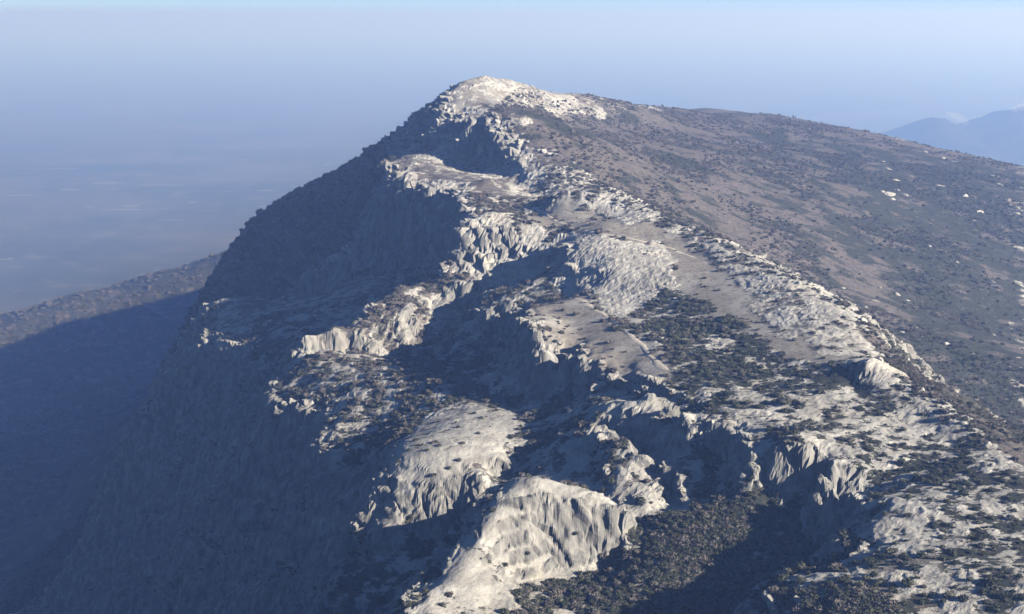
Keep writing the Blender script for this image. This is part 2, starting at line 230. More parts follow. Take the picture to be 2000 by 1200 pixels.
def sample_lines(lines, step=8.0):
    out = []
    for ln in lines:
        out.append(ln[0])
        for a, b in zip(ln, ln[1:]):
            st = max(step, 0.022 * min(a[1], b[1])); n = min(8, max(1, int(round(math.dist(a, b) / st))))
            for k in range(1, n + 1):
                t = k / n; out.append(tuple(a[i] + (b[i] - a[i]) * t for i in range(3)))
    keep = []; arr = np.zeros((len(out), 2)); m = 0
    for p in out:
        if m and np.min((arr[:m, 0] - p[0]) ** 2 + (arr[:m, 1] - p[1]) ** 2) < 6.0:
            continue
        arr[m] = p[:2]; m += 1; keep.append(p)
    return np.array(keep, dtype=np.float64)
class Base:
    """smooth height of the mountain from its surveyed lines (multiquadric interpolation in plan)"""
    def __init__(self, lines, c=1.6):
        p = sample_lines(lines); self.p = p; self.c2 = c * c
        n = len(p)
        A = np.sqrt((p[:, None, 0] - p[None, :, 0]) ** 2 + (p[:, None, 1] - p[None, :, 1]) ** 2 + self.c2)
        M = np.zeros((n + 3, n + 3)); M[:n, :n] = A
        M[:n, n] = 1; M[:n, n + 1:] = p[:, :2] / 1000; M[n:, :n] = M[:n, n:].T
        # slight smoothing keeps contradictory lines from ringing
        M[np.arange(n), np.arange(n)] -= 0.12
        self.w = np.linalg.solve(M, np.concatenate([p[:, 2], np.zeros(3)]))
    def __call__(self, x, y):
        sh = np.shape(x); x = np.ravel(x).astype(np.float32); y = np.ravel(y).astype(np.float32)
        out = np.empty(x.shape, np.float32); n = len(self.p)
        px = self.p[:, 0].astype(np.float32); py = self.p[:, 1].astype(np.float32); w = self.w[:n].astype(np.float32)
        for s in range(0, len(x), 20000):
            xx = x[s:s + 20000, None]; yy = y[s:s + 20000, None]
            d = np.sqrt((xx - px) ** 2 + (yy - py) ** 2 + np.float32(self.c2))
            out[s:s + 20000] = d @ w
        out += self.w[n] + self.w[n + 1] * x / 1000 + self.w[n + 2] * y / 1000
        return np.clip(out, -6, 515).reshape(sh)
base = Base(LINES)

# tessellation: rows in y, a fan of columns in x/y; both drawn together where the ground is steep
def axis(parts):
    out = []
    for a, b, n in parts: out.append(np.linspace(a, b, n, endpoint=False))
    return np.concatenate(out + [[parts[-1][1]]])
UA = axis([(-1.7, -0.6, 22), (-0.6, -0.40, 40), (-0.40, 0.40, 800), (0.40, 0.6, 40), (0.6, 1.7, 22)])
TA = axis([(math.log(185), math.log(243), 30), (math.log(243), math.log(1000), 710), (math.log(1000), math.log(1500), 150), (math.log(1500), math.log(2750), 60)])
NU, NT = len(UA), len(TA)
hu = np.arange(0, NU - 1 + 0.01, 2); ht = np.arange(0, NT - 1 + 0.01, 2)
def lerp_axis(A, s): return np.interp(s, np.arange(len(A)), A)
TT, UU = np.meshgrid(lerp_axis(TA, ht), lerp_axis(UA, hu), indexing='ij')
HY = np.exp(TT); HX = UU * HY
H = base(HX, HY)                                           # half resolution map, (rows, cols)
def catmull(H, r, c):
    """bicubic sample of H at float rows r, cols c"""
    ri = np.clip(np.floor(r).astype(int), 0, H.shape[0] - 1); ci = np.clip(np.floor(c).astype(int), 0, H.shape[1] - 1)
    fr = (r - ri).astype(np.float32); fc = (c - ci).astype(np.float32)
    def wts(f): return (-.5 * f + f * f - .5 * f ** 3, 1 - 2.5 * f * f + 1.5 * f ** 3, .5 * f + 2 * f * f - 1.5 * f ** 3, -.5 * f * f + .5 * f ** 3)
    wr = wts(fr); wc = wts(fc); s = 0
    for a in range(4):
        rr = np.clip(ri + a - 1, 0, H.shape[0] - 1); t = 0
        for b in range(4):
            t = t + wc[b] * H[rr, np.clip(ci + b - 1, 0, H.shape[1] - 1)]
        s = s + wr[a] * t
    return s
def blur(a, n, ax):
    k = np.ones(2 * n + 1) / (2 * n + 1)
    for _ in range(2):
        p = np.concatenate([np.repeat(np.take(a, [0], ax), n, ax), a, np.repeat(np.take(a, [-1], ax), n, ax)], ax)
        cs = np.cumsum(p, ax); cs = np.concatenate([np.zeros_like(np.take(cs, [0], ax)), cs], ax)
        a = (np.take(cs, np.arange(2 * n + 1, cs.shape[ax]), ax) - np.take(cs, np.arange(0, cs.shape[ax] - 2 * n - 1), ax)) / (2 * n + 1)
    return a
dx = np.maximum(np.diff(HX, axis=1), .01); wx = np.sqrt(1 + (np.diff(H, axis=1) / dx) ** 2)
wx = blur(blur(np.minimum(wx, 10.0), 4, 0), 2, 1)
dy = np.maximum(np.diff(HY, axis=0), .01); wy = np.sqrt(1 + (np.diff(H, axis=0) / dy) ** 2)
wy = blur(blur(np.minimum(wy, 4.0), 4, 1), 2, 0)
def equi(w):       # rows of weights -> positions of n+1 nodes along the row, evenly spread in weight
    c = np.concatenate([np.zeros((w.shape[0], 1)), np.cumsum(w, 1)], 1); out = np.empty_like(c); n = w.shape[1]
    for j in range(c.shape[0]):
        out[j] = np.interp(np.linspace(0, c[j, -1], n + 1), c[j], np.arange(n + 1))
    return out
SC = 0.72 * equi(wx) + 0.28 * hu[None, :] / 2
SR = 0.6 * equi(wy.T).T + 0.4 * ht[:, None] / 2
R, C = np.meshgrid(np.arange(NT) / 2, np.arange(NU) / 2, indexing='ij')
SCf = catmull(SC, R, C); SRf = catmull(SR, R, C)
SCf = np.clip(SCf, 0, (NU - 1) / 2); SRf = np.clip(SRf, 0, (NT - 1) / 2)
Yg = np.exp(np.interp(SRf, np.arange(len(ht)), lerp_axis(TA, ht))); Xg = np.interp(SCf, np.arange(len(hu)), lerp_axis(UA, hu)) * Yg
def poly_mask(poly, x, y):
    inside = np.zeros(x.shape, bool); n = len(poly)
    for i in range(n):
        x0, y0 = poly[i]; x1, y1 = poly[(i + 1) % n]
        if y0 == y1: continue
        k = ((y0 > y) != (y1 > y)) & (x < (x1 - x0) * (y - y0) / (y1 - y0) + x0)
        inside ^= k
    return inside
slabm = np.zeros(Xg.shape)
for poly in SLABS: slabm = np.maximum(slabm, poly_mask(poly, Xg + 3 * fbm(Xg / 8, Yg / 8, Xg * 0 + 1, 2), Yg + 5 * fbm(Xg / 8, Yg / 8, Xg * 0 + 2, 2)).astype(float))
slabm = blur(blur(slabm, 4, 0), 4, 1)
# frayed plan: the surveyed edges are broken into buttresses, notches and ribs
nearf = sstep(1250, 850, Yg)
slope_h = np.hypot(np.gradient(H, axis=1) / np.maximum(np.gradient(HX, axis=1), .05), np.gradient(H, axis=0) / np.maximum(np.gradient(HY, axis=0), .05))
slope_h = blur(blur(np.minimum(slope_h, 2.0), 3, 0), 3, 1)
warpf = .12 + .88 * sstep(.30, .75, catmull(slope_h, SRf, SCf))
def plan_warp(k):
    s = 4.0 * fbm(Xg / 30 + k, Yg / 30, Xg * 0 + k, 2) + 3.4 * fbm(Xg / 10 + 2 * k, Yg / 13, Xg * 0 + 3 * k, 2) + 1.5 * fbm(Xg / 4.2, Yg / 5 + k, Xg * 0 + 5 * k, 3)
    return s * nearf * warpf * (1 - .55 * slabm)
XW = Xg + plan_warp(11.0); YW = np.maximum(Yg + 1.15 * plan_warp(29.0), 191)
cw = np.interp(XW / YW, lerp_axis(UA, hu), np.arange(len(hu))); rw = np.interp(np.log(YW), lerp_axis(TA, ht), np.arange(len(ht)))
Zg = catmull(H, rw, cw)
# strata: soft steps in height
hs = (Zg + 4.0 * fbm(Xg / 40, Yg / 40, Xg * 0 + 8, 3) - 0.05 * Xg) / 3.4
fs = hs - np.floor(hs); Zg = Zg + 3.4 * (sstep(.30, .70, fs) - fs) * 0.45 * nearf * warpf * sstep(-.1, .45, fbm(Xg / 55, Yg / 55, Xg * 0 + 31, 2)) * sstep(60, 20, Xg - 118 + .28 * np.maximum(Yg - 420, 0))
riser = (1 - np.abs(fs - .5) * 2) * nearf
P = np.stack([Xg, Yg, Zg], -1).astype(np.float64)
def grid_normals(P):
    du = np.gradient(P, axis=1); dv = np.gradient(P, axis=0)
    n = np.cross(du, dv); n /= np.maximum(np.linalg.norm(n, axis=-1, keepdims=True), 1e-9)
    return n
N0 = grid_normals(P)
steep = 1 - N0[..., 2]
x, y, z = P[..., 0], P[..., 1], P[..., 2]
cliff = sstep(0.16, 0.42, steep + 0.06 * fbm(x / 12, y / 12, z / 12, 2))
near = sstep(1300, 900, y)

# ground cover read from plan polygons with frayed edges
def CRESTX(y):        # plan line of the rocky crest
    return np.interp(y, [240, 330, 420, 480, 545, 637, 700, 775, 850, 960, 1080, 1500], [122, 120, 120, 120, 104, 78, 34, 4, -18, 0, 40, 60])
def WOODF(x, y):      # 1 on the wooded north flank and the valley side
    return np.maximum(sstep(-60, -80, x + .12 * (y - 830)) * sstep(800, 840, y), sstep(-330, -360, x))
fr = 0.010 * y
wxn = x + fr * fbm(x / 9, y / 14, z * 0, 3) * 1.6; wyn = y + 3.0 * fr * fbm(x / 9 + 40, y / 14, z * 0, 3) * 1.6
rockA = np.full(x.shape, 0.42); greenA = np.full(x.shape, 0.5); grassA = np.zeros(x.shape)
for poly, rk, gr, gs in COVER:
    xs = [p[0] for p in poly]; ys = [p[1] for p in poly]
    bb = (x > min(xs) - 30) & (x < max(xs) + 30) & (y > min(ys) - 60) & (y < max(ys) + 60)
    m = np.zeros(x.shape, bool); m[bb] = poly_mask(poly, wxn[bb], wyn[bb])
    rockA[m] = rk; greenA[m] = gr; grassA[m] = gs
far_cover = sstep(1450, 1550, y) 
rockA = rockA * (1 - far_cover); 
rockA = blur(blur(rockA, 1, 0), 1, 1); greenA = blur(blur(greenA, 2, 0), 2, 1); grassA = blur(blur(grassA, 1, 0), 1, 1)
wood = np.clip(WOODF(x, y), 0, 1)
patchN = .72 * fbm(x / 3.5, y / 3.3, z * 0 + 77, 4) + .42 * fbm(x / 14, y / 11, z * 0 + 55, 2)
rockA = rockA + 1.45 * patchN * sstep(.02, .2, rockA) * sstep(1.05, .80, rockA) + .55 * np.minimum(patchN, 0) * sstep(.7, .95, rockA)
rockA = np.where(wood > .5, .12 + .0 * rockA, np.maximum(rockA, cliff * 1.0)); greenA = np.where(wood > .5, .7, greenA)
grassA = grassA * (1 - cliff)

# relief
big = ridged(x / 26, y / 26, z / 38, 3)
rib = ridged(x / 9 + 3, y / 9, z / 18, 3)
fine = fbm(x / 2.2, y / 2.2, z / 4, 3)
bz = z + 2.2 * fbm(x / 16, y / 16, z / 30, 2) - .10 * x
bed = ridged(x / 30, y / 30, bz / 2.6, 2)
crk = np.minimum(np.abs(noise3(x / 7 + .5 * z / 7, y / 7 + 9, z / 11)), np.abs(noise3(x / 4.4 + 31, y / 4.4 + .4 * z / 4.4, z / 8 + 5)) * 1.2)
shard = ridged(x / 2.6 + 3, y / 2.6, z / 4.5, 3)
dc = 2.2 * big + 1.3 * rib + 0.7 * fine + 0.8 * shard + 0.7 * bed + 2.2 * np.minimum(crk, .22) / .22 - 1.4
df = 0.8 * fbm(x / 22, y / 22, z * 0 + 3, 3) * (1 - .6 * grassA) + 0.35 * fbm(x / 5, y / 5, z / 5, 3) * (1 - .75 * grassA)
gv = noise3((x * .9 + z * .55) / 6.5, y / 22 + 4, z / 40); gv2 = noise3((x * .75 + z * .6) / 3.1 + 40, y / 9, z / 15)
groove = np.maximum(1 - np.abs(gv) / .10, 0) * 2.9 + np.maximum(1 - np.abs(gv2) / .09, 0) * 1.3
plate = 1.5 * fbm(x / 15, y / 15, z / 15 + 3, 2) + .16 * fine + .22 * shard + .18 * bed - groove
dc = dc * (1 - .55 * slabm) + plate * .6 * slabm
rocky = sstep(.5, .9, rockA) * (1 - .6 * slabm)
df = df + rocky * (0.45 * np.abs(noise3(x / 3.1, y / 3.1, z / 2)) + 0.35 * ridged(x / 1.7, y / 2.0, z, 2))
amp = np.clip(y / 600, .7, 2.2)
disp = (cliff * dc + (1 - cliff) * df) * near * amp + (1 - near) * (3.5 + 6 * sstep(1500, 1900, y)) * fbm(x / 70, y / 70, z * 0, 4) 
edge = np.minimum(np.minimum(np.arange(NT)[:, None], NT - 1 - np.arange(NT)[:, None]), np.minimum(np.arange(NU)[None, :], NU - 1 - np.arange(NU)[None, :]))
P = P + N0 * (disp * np.clip(edge / 10, 0, 1))[..., None]
P[edge == 0, 2] = -40
NRM = grid_normals(P)

def mesh_from(name, co, faces_quads=None, smooth=True, tris=None):
    me = bpy.data.meshes.new(name)
    co = np.ascontiguousarray(co, np.float32).reshape(-1, 3)
    me.vertices.add(len(co)); me.vertices.foreach_set('co', co.ravel())
    f = faces_quads if faces_quads is not None else tris
    k = f.shape[1]
    me.loops.add(f.size); me.loops.foreach_set('vertex_index', np.ascontiguousarray(f, np.int32).ravel())
    me.polygons.add(len(f)); me.polygons.foreach_set('loop_start', np.arange(0, f.size, k, dtype=np.int32))
    me.polygons.foreach_set('loop_total', np.full(len(f), k, np.int32))
    me.polygons.foreach_set('use_smooth', np.full(len(f), smooth))
    me.update(calc_edges=True)
    return me
def grid_faces(nr, nc):
    i = np.arange(nr * nc).reshape(nr, nc)
    return np.stack([i[:-1, :-1], i[:-1, 1:], i[1:, 1:], i[1:, :-1]], -1).reshape(-1, 4)
def attr(me, name, v):
    a = me.attributes.new(name, 'FLOAT', 'POINT'); a.data.foreach_set('value', np.ascontiguousarray(v, np.float32).ravel())
def link(name, me, mat=None, parent=None, **props):
    o = bpy.data.objects.new(name, me); COL.objects.link(o)
    if mat is not None and me is not None and len(me.materials) == 0: me.materials.append(mat)
    if parent: o.parent = parent
    for k, v in props.items(): o[k] = v
    return o

# ------------------------------------------------------------------ materials
class NT_:
    def __init__(self, name):
        self.m = bpy.data.materials.new(name); self.m.use_nodes = True
        self.t = self.m.node_tree; self.n = self.t.nodes; self.l = self.t.links
        self.bsdf = self.n['Principled BSDF']; self.bsdf.inputs['Roughness'].default_value = 0.95
        self.bsdf.inputs['Specular IOR Level'].default_value = 0.1
    def pos(self):
        return self.n.new('ShaderNodeNewGeometry').outputs['Position']
    def scale(self, v, s):
        k = self.n.new('ShaderNodeVectorMath'); k.operation = 'MULTIPLY'; self.l.new(v, k.inputs[0]); k.inputs[1].default_value = s; return k.outputs[0]
    def noise(self, v, scale, detail=4, rough=.55):
        k = self.n.new('ShaderNodeTexNoise'); self.l.new(v, k.inputs['Vector']); k.inputs['Scale'].default_value = scale
        k.inputs['Detail'].default_value = detail; k.inputs['Roughness'].default_value = rough; return k.outputs[0]
    def math(self, op, a, b=None, c=None):
        k = self.n.new('ShaderNodeMath'); k.operation = op
        for i, q in enumerate((a, b, c)):
            if q is None: continue
            if isinstance(q, (int, float)): k.inputs[i].default_value = q
            else: self.l.new(q, k.inputs[i])
        return k.outputs[0]
    def ramp(self, v, a, b):
        k = self.n.new('ShaderNodeMapRange'); k.interpolation_type = 'SMOOTHSTEP'; self.l.new(v, k.inputs[0])
        k.inputs[1].default_value = a; k.inputs[2].default_value = b; return k.outputs[0]
    def mix(self, f, a, b):
        k = self.n.new('ShaderNodeMix'); k.data_type = 'RGBA'
        if isinstance(f, (int, float)): k.inputs[0].default_value = f
        else: self.l.new(f, k.inputs[0])
        for i, q in ((6, a), (7, b)):
            if isinstance(q, tuple): k.inputs[i].default_value = (*q, 1)
            else: self.l.new(q, k.inputs[i])
        return k.outputs[2]
    def attr(self, name):
        k = self.n.new('ShaderNodeAttribute'); k.attribute_name = name; return k.outputs['Fac']
    def bump(self, h, strength, dist):
        k = self.n.new('ShaderNodeBump'); k.inputs['Strength'].default_value = strength; k.inputs['Distance'].default_value = dist
        self.l.new(h, k.inputs['Height']); self.l.new(k.outputs[0], self.bsdf.inputs['Normal'])
    def col(self, c):
        if isinstance(c, tuple): self.bsdf.inputs['Base Color'].default_value = (*c, 1)
        else: self.l.new(c, self.bsdf.inputs['Base Color'])

def rock_color(M, p):
    a = M.noise(p, .12, 5, .6); b = M.noise(M.scale(p, (1, 1, .22)), .5, 7, .7); c = M.noise(p, .8, 7, .75)
    d_ = M.noise(p, 2.6, 5, .75)
    k = M.mix(M.ramp(a, .35, .68), (.30, .285, .255), (.46, .44, .395)); k = M.mix(M.math('MULTIPLY', M.ramp(d_, .52, .66), .55), k, (.20, .188, .168)); k = M.mix(M.math('MULTIPLY', M.ramp(M.noise(p, .06, 3, .5), .55, .7), .45), k, (.36, .315, .245))
    k = M.mix(M.ramp(b, .56, .74), k, (.20, .19, .178))
    k = M.mix(M.math('MULTIPLY', M.ramp(c, .55, .8), .6), k, (.27, .24, .195))
    return k, M.math('ADD', M.math('MULTIPLY', b, .6), M.math('MULTIPLY', c, .5))

def mountain_material():
    M = NT_('limestone_and_scrub'); p = M.pos()
    rock, rh = rock_color(M, p)
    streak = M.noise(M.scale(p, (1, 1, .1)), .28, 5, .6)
    rock = M.mix(M.math('MULTIPLY', M.attr('steep_face'), M.math('ADD', .32, M.math('MULTIPLY', M.ramp(streak, .35, .65), .55))), rock, (.115, .112, .107))  # steep faces: grey weathering streaks, plus shade put into the rock colour
    ra = M.attr('rock_cover'); ga = M.attr('green_cover'); sa = M.attr('grass_cover')
    patch = M.noise(M.scale(p, (.75, 1.0, 1.0)), .7, 7, .70)
    t = M.math('ADD', M.math('MULTIPLY', M.math('SUBTRACT', patch, .5), 3.2), ra)
    vein = M.noise(M.scale(p, (.55, 1.2, 1.2)), .24, 5, .6)
    line = M.math('SUBTRACT', 1.0, M.math('MULTIPLY', M.math('ABSOLUTE', M.math('SUBTRACT', vein, .5)), 22.0))
    line = M.math('MULTIPLY', M.math('MAXIMUM', line, 0.0), M.ramp(ra, .15, .40))
    mask = M.math('MAXIMUM', M.ramp(t, .45, .55), M.math('MULTIPLY', M.ramp(line, .45, .8), .9))
    v1 = M.noise(p, .05, 5, .6); v2 = M.noise(p, .6, 5, .7); v3 = M.noise(p, 2.2, 3, .6)
    brown = M.mix(M.ramp(v2, .35, .7), (.082, .070, .062), (.165, .143, .127))
    green = M.mix(M.ramp(v2, .35, .7), (.028, .031, .023), (.058, .058, .044))
    gsel = M.ramp(M.math('ADD', M.math('MULTIPLY', M.math('SUBTRACT', v1, .5), 2.6), ga), .35, .65)
    veg = M.mix(gsel, brown, green)
    grass = M.mix(M.ramp(v2, .3, .7), (.21, .185, .155), (.30, .275, .235))
    grass = M.mix(M.ramp(v1, .45, .62), grass, (.36, .34, .30))
    grass = M.mix(M.ramp(M.noise(p, .35, 7, .75), .52, .62), grass, (.15, .13, .11))
    ground = M.mix(sa, veg, grass)
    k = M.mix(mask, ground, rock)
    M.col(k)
    h = M.math('ADD', rh, M.math('ADD', M.math('MULTIPLY', v3, .35), M.math('MULTIPLY', mask, .25)))
    M.bump(h, 0.7, 0.6)
    return M.m
def simple_rock(name='pale_limestone'):
    M = NT_(name); k, h = rock_color(M, M.pos()); M.col(k); M.bump(h, .8, .5); return M.m
MAT_MT = mountain_material(); MAT_ROCK = simple_rock()

me = mesh_from('mountain', P, grid_faces(NT, NU), smooth=False)
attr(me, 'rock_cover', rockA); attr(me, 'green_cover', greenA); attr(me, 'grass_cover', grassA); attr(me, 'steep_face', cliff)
mountain = link('mountain', me, MAT_MT, kind='structure')


# ------------------------------------------------------------------ placing helpers
PF = P.reshape(-1, 3); NF = NRM.reshape(-1, 3)
RF = rockA.ravel(); GF = greenA.ravel(); SF = grassA.ravel(); CF = cliff.ravel(); WF = wood.ravel()
area = np.linalg.norm(np.cross(np.gradient(P, axis=1), np.gradient(P, axis=0)), axis=-1).ravel() * (NF[:, 2] > .15)
def ground(x, y):
    r = np.searchsorted(np.arange(NT), 0)
    d = (PF[:, 0] - x) ** 2 + (PF[:, 1] - y) ** 2
    return PF[int(np.argmin(d))]
def inzone(cond):
    return np.nonzero(cond.ravel() & (area > 0))[0]
def pick(idx, weight, n, seed):
    r = np.random.default_rng(seed); w = area[idx] * weight; w = w / w.sum()
    return np.unique(r.choice(idx, size=n, replace=True, p=w))

# ------------------------------------------------------------------ plants
def foliage_mat(name, a, b, c):
    M = NT_(name); p = M.pos(); n = M.noise(p, 1.7, 3, .6)
    oi = M.n.new('ShaderNodeObjectInfo').outputs['Random']
    k = M.mix(M.ramp(n, .3, .7), a, b); k = M.mix(M.math('MULTIPLY', oi, .7), k, c); M.col(k)
    return M.m
FOL_GREEN = foliage_mat('evergreen_leaves', (.042, .050, .030), (.085, .093, .058), (.075, .072, .05))
FOL_BROWN = foliage_mat('bare_brown_twigs', (.098, .086, .076), (.195, .172, .152), (.14, .122, .108))
FOL_GREY = foliage_mat('grey_green_leaves', (.085, .088, .064), (.15, .145, .11), (.11, .105, .082))
BARK = foliage_mat('grey_bark', (.07, .06, .05), (.13, .11, .09), (.1, .085, .07))
def ico(sub=2):
    import bmesh
    bm = bmesh.new(); bmesh.ops.create_icosphere(bm, subdivisions=sub, radius=1.0)
    v = np.array([q.co[:] for q in bm.verts]); f = np.array([[q.index for q in t.verts] for t in bm.faces]); bm.free()
    return v, f
IV, IF = ico(2)
def clump_arrays(seed, n_leaf, leaf, flat=.8, lobes=5):
    """a shrub of unit radius: lobed core plus many leaf sprays standing out of it"""
    r = np.random.default_rng(seed); V = []; Fc = []; off = 0
    for k in range(lobes):
        a = r.random() * 6.28; d = r.random() * .55; s = .36 + .28 * r.random()
        c = np.array([d * math.cos(a), d * math.sin(a), .30 + .28 * r.random()])
        w = IV * (1 + .22 * noise3(IV[:, 0] * 2 + 9 * k + seed, IV[:, 1] * 2, IV[:, 2] * 2))[:, None] * s * np.array([1, 1, flat]) + c
        w[:, 2] = np.maximum(w[:, 2], -.12)
        V.append(w); Fc.append(IF + off); off += len(w)
    core = np.concatenate(V); m = n_leaf
    src = core[r.integers(0, len(core), m)]; dirn = src - np.array([0, 0, .2]); dirn /= np.linalg.norm(dirn, axis=1, keepdims=True) + 1e-6
    dirn = dirn + .7 * r.normal(size=(m, 3)); dirn /= np.linalg.norm(dirn, axis=1, keepdims=True)
    side = np.cross(dirn, r.normal(size=(m, 3))); side /= np.linalg.norm(side, axis=1, keepdims=True) + 1e-6
    ln = leaf * (.6 + .9 * r.random((m, 1)))
    a = src - side * ln * .35; b = src + side * ln * .35; c = src + dirn * ln
    L = np.stack([a, b, c], 1).reshape(-1, 3); L[:, 2] = np.maximum(L[:, 2], -.1)
    V.append(L); Fc.append(np.arange(3 * m).reshape(-1, 3) + off)
    return np.concatenate(V), np.concatenate(Fc)
def shrub_mesh(name, seed, mat, n_leaf=260, leaf=.34, flat=.8):
    v, f = clump_arrays(seed, n_leaf, leaf, flat); me = mesh_from(name, v, tris=f, smooth=False); me.materials.append(mat); return me
SHRUBS = [shrub_mesh('shrub_green', 1, FOL_GREEN), shrub_mesh('shrub_green_b', 2, FOL_GREEN, flat=.65), shrub_mesh('shrub_grey', 3, FOL_GREY, flat=.6),
          shrub_mesh('shrub_brown', 4, FOL_BROWN, 330, .40), shrub_mesh('shrub_brown_b', 5, FOL_BROWN, 330, .45, .7)]
def crown_mesh(name, seed, mat, tall):
    r = np.random.default_rng(seed); V = []; Fc = []; off = 0
    for k in range(7):
        v, f = clump_arrays(seed * 10 + k, 90, .5, .9, 2)
        t = k / 6; rad = (.45 + .35 * math.sin(math.pi * min(1, t * .9 + .15))) * (.8 + .4 * r.random())
        a = r.random() * 6.28; d = .35 * (1 - .6 * t)
        v = v * rad * .75 + np.array([d * math.cos(a), d * math.sin(a), .35 + t * (tall - .9)])
        V.append(v); Fc.append(f + off); off += len(v)
    me = mesh_from(name, np.concatenate(V), tris=np.concatenate(Fc), smooth=False); me.materials.append(mat); return me
def trunk_mesh(name, seed, tall):
    r = np.random.default_rng(seed); V = []; Fc = []; off = 0
    def limb(a, b, ra, rb):
        nonlocal off
        a = np.array(a); b = np.array(b); d = b - a; u = np.cross(d, (0.3, .8, .1)); u /= np.linalg.norm(u); w = np.cross(d, u); w /= np.linalg.norm(w)
        for q, rr in ((a, ra), ((a + b) / 2 + .04 * r.normal(size=3), (ra + rb) / 2), (b, rb)):
            for k in range(6):
                t = k * math.pi / 3; V.append(q + rr * (u * math.cos(t) + w * math.sin(t)))
        for s in (0, 6):
            for k in range(6):
                Fc.append((off + s + k, off + s + (k + 1) % 6, off + s + 6 + (k + 1) % 6, off + s + 6 + k))
        off += 18
    limb((0, 0, -.25), (.05, 0, tall * .7), .085, .04)
    for k in range(4):
        a = r.random() * 6.28; z = .3 + .12 * k * tall
        limb((0, 0, z), (.5 * math.cos(a), .5 * math.sin(a), z + .4), .04, .015)
    me = mesh_from(name, np.array(V), faces_quads=np.array(Fc), smooth=True); me.materials.append(BARK); return me
TREES = [(trunk_mesh('trunk_mesh_%d' % k, 40 + k, t), crown_mesh('crown_mesh_%d' % k, 50 + k, m, t)) for k, (t, m) in enumerate(((2.0, FOL_GREEN), (1.7, FOL_BROWN), (2.4, FOL_GREEN)))]

def scatter(name, idx, scl, kinds, variants, sink=.1):
    """uncountable scrub: one object whose points carry the plants"""
    jr = np.random.default_rng(len(idx) + 5); q = jr.random((len(idx), 2)); nx = np.minimum(idx + 1, len(PF) - 1); ny = np.minimum(idx + NU, len(PF) - 1)
    pts = PF[idx] + (PF[nx] - PF[idx]) * q[:, :1] * ((idx % NU) < NU - 1)[:, None] + (PF[ny] - PF[idx]) * q[:, 1:]; pts = pts - np.stack([np.zeros(len(idx)), np.zeros(len(idx)), scl * sink], -1)
    me = bpy.data.meshes.new(name); me.vertices.add(len(pts)); me.vertices.foreach_set('co', pts.astype(np.float32).ravel())
    a = me.attributes.new('scl', 'FLOAT', 'POINT'); a.data.foreach_set('value', scl.astype(np.float32))
    a = me.attributes.new('kind_index', 'INT', 'POINT'); a.data.foreach_set('value', kinds.astype(np.int32))
    a = me.attributes.new('turn', 'FLOAT', 'POINT'); a.data.foreach_set('value', (np.random.default_rng(len(idx)).random(len(idx)) * 6.28).astype(np.float32))
    me.update()
    c = bpy.data.collections.new(name + '_plants')
    for k, v in enumerate(variants):
        ob = bpy.data.objects.new('plant_%02d_%s' % (k, name), v); c.objects.link(ob)
    g = bpy.data.node_groups.new(name, 'GeometryNodeTree')
    g.interface.new_socket('Geometry', in_out='INPUT', socket_type='NodeSocketGeometry'); g.interface.new_socket('Geometry', in_out='OUTPUT', socket_type='NodeSocketGeometry')
    n = g.nodes; gi = n.new('NodeGroupInput'); go = n.new('NodeGroupOutput'); ip = n.new('GeometryNodeInstanceOnPoints'); ci = n.new('GeometryNodeCollectionInfo')
    ci.inputs['Collection'].default_value = c; ci.inputs['Separate Children'].default_value = True; ci.inputs['Reset Children'].default_value = True
    def na(nm, ty):
        q = n.new('GeometryNodeInputNamedAttribute'); q.data_type = ty; q.inputs['Name'].default_value = nm; return q.outputs['Attribute']
    cx = n.new('ShaderNodeCombineXYZ'); l = g.links
    l.new(na('turn', 'FLOAT'), cx.inputs[2]); l.new(gi.outputs[0], ip.inputs['Points']); l.new(ci.outputs[0], ip.inputs['Instance'])
    ip.inputs['Pick Instance'].default_value = True; l.new(na('kind_index', 'INT'), ip.inputs['Instance Index']); l.new(cx.outputs[0], ip.inputs['Rotation'])
    l.new(na('scl', 'FLOAT'), ip.inputs['Scale']); l.new(ip.outputs[0], go.inputs[0])
    o = link(name, me, None, kind='stuff'); o.modifiers.new('plants', 'NODES').node_group = g
    return o
rr = np.random.default_rng(3)
xf, yf, zf = PF[:, 0], PF[:, 1], PF[:, 2]
infan = (np.abs(xf / yf) < .44)
behind = xf > CRESTX(yf)                                   # right of the crest: the broad hillside
# near slopes and benches
idx = inzone(infan & (yf < 720) & (yf > 245) & (CF < .45) & (RF < .95) & (xf > -150) & ~((xf > CRESTX(yf) + 12)))
w = (.03 + sstep(.52, .30, RF[idx])) * (1 - .975 * np.clip(SF[idx], 0, 1)) * np.clip(1.25 - CF[idx] * 1.6, .05, 1) * (.25 + sstep(-.2, .35, fbm(xf[idx] / 14, yf[idx] / 14, xf[idx] * 0, 3)))
hollow = (xf[idx] < 80) & (yf[idx] < 372) & (RF[idx] < .4)
w = w * np.where(hollow, 3.0, 1.0) * np.where((xf[idx] > 60) & ~hollow, .9, 1.0)
sel = pick(idx, w, 17000, 21)
s1 = (.34 + .62 * rr.random(len(sel)) ** 2.4) * np.where((xf[sel] < 80) & (RF[sel] < .4), 1.45, 1.0)
gk = np.where(rr.random(len(sel)) < np.clip(GF[sel] * 1.15 + .1, .12, .95), rr.integers(0, 3, len(sel)), rr.integers(3, 5, len(sel)))
scatter('low_scrub', sel, s1, gk, SHRUBS)
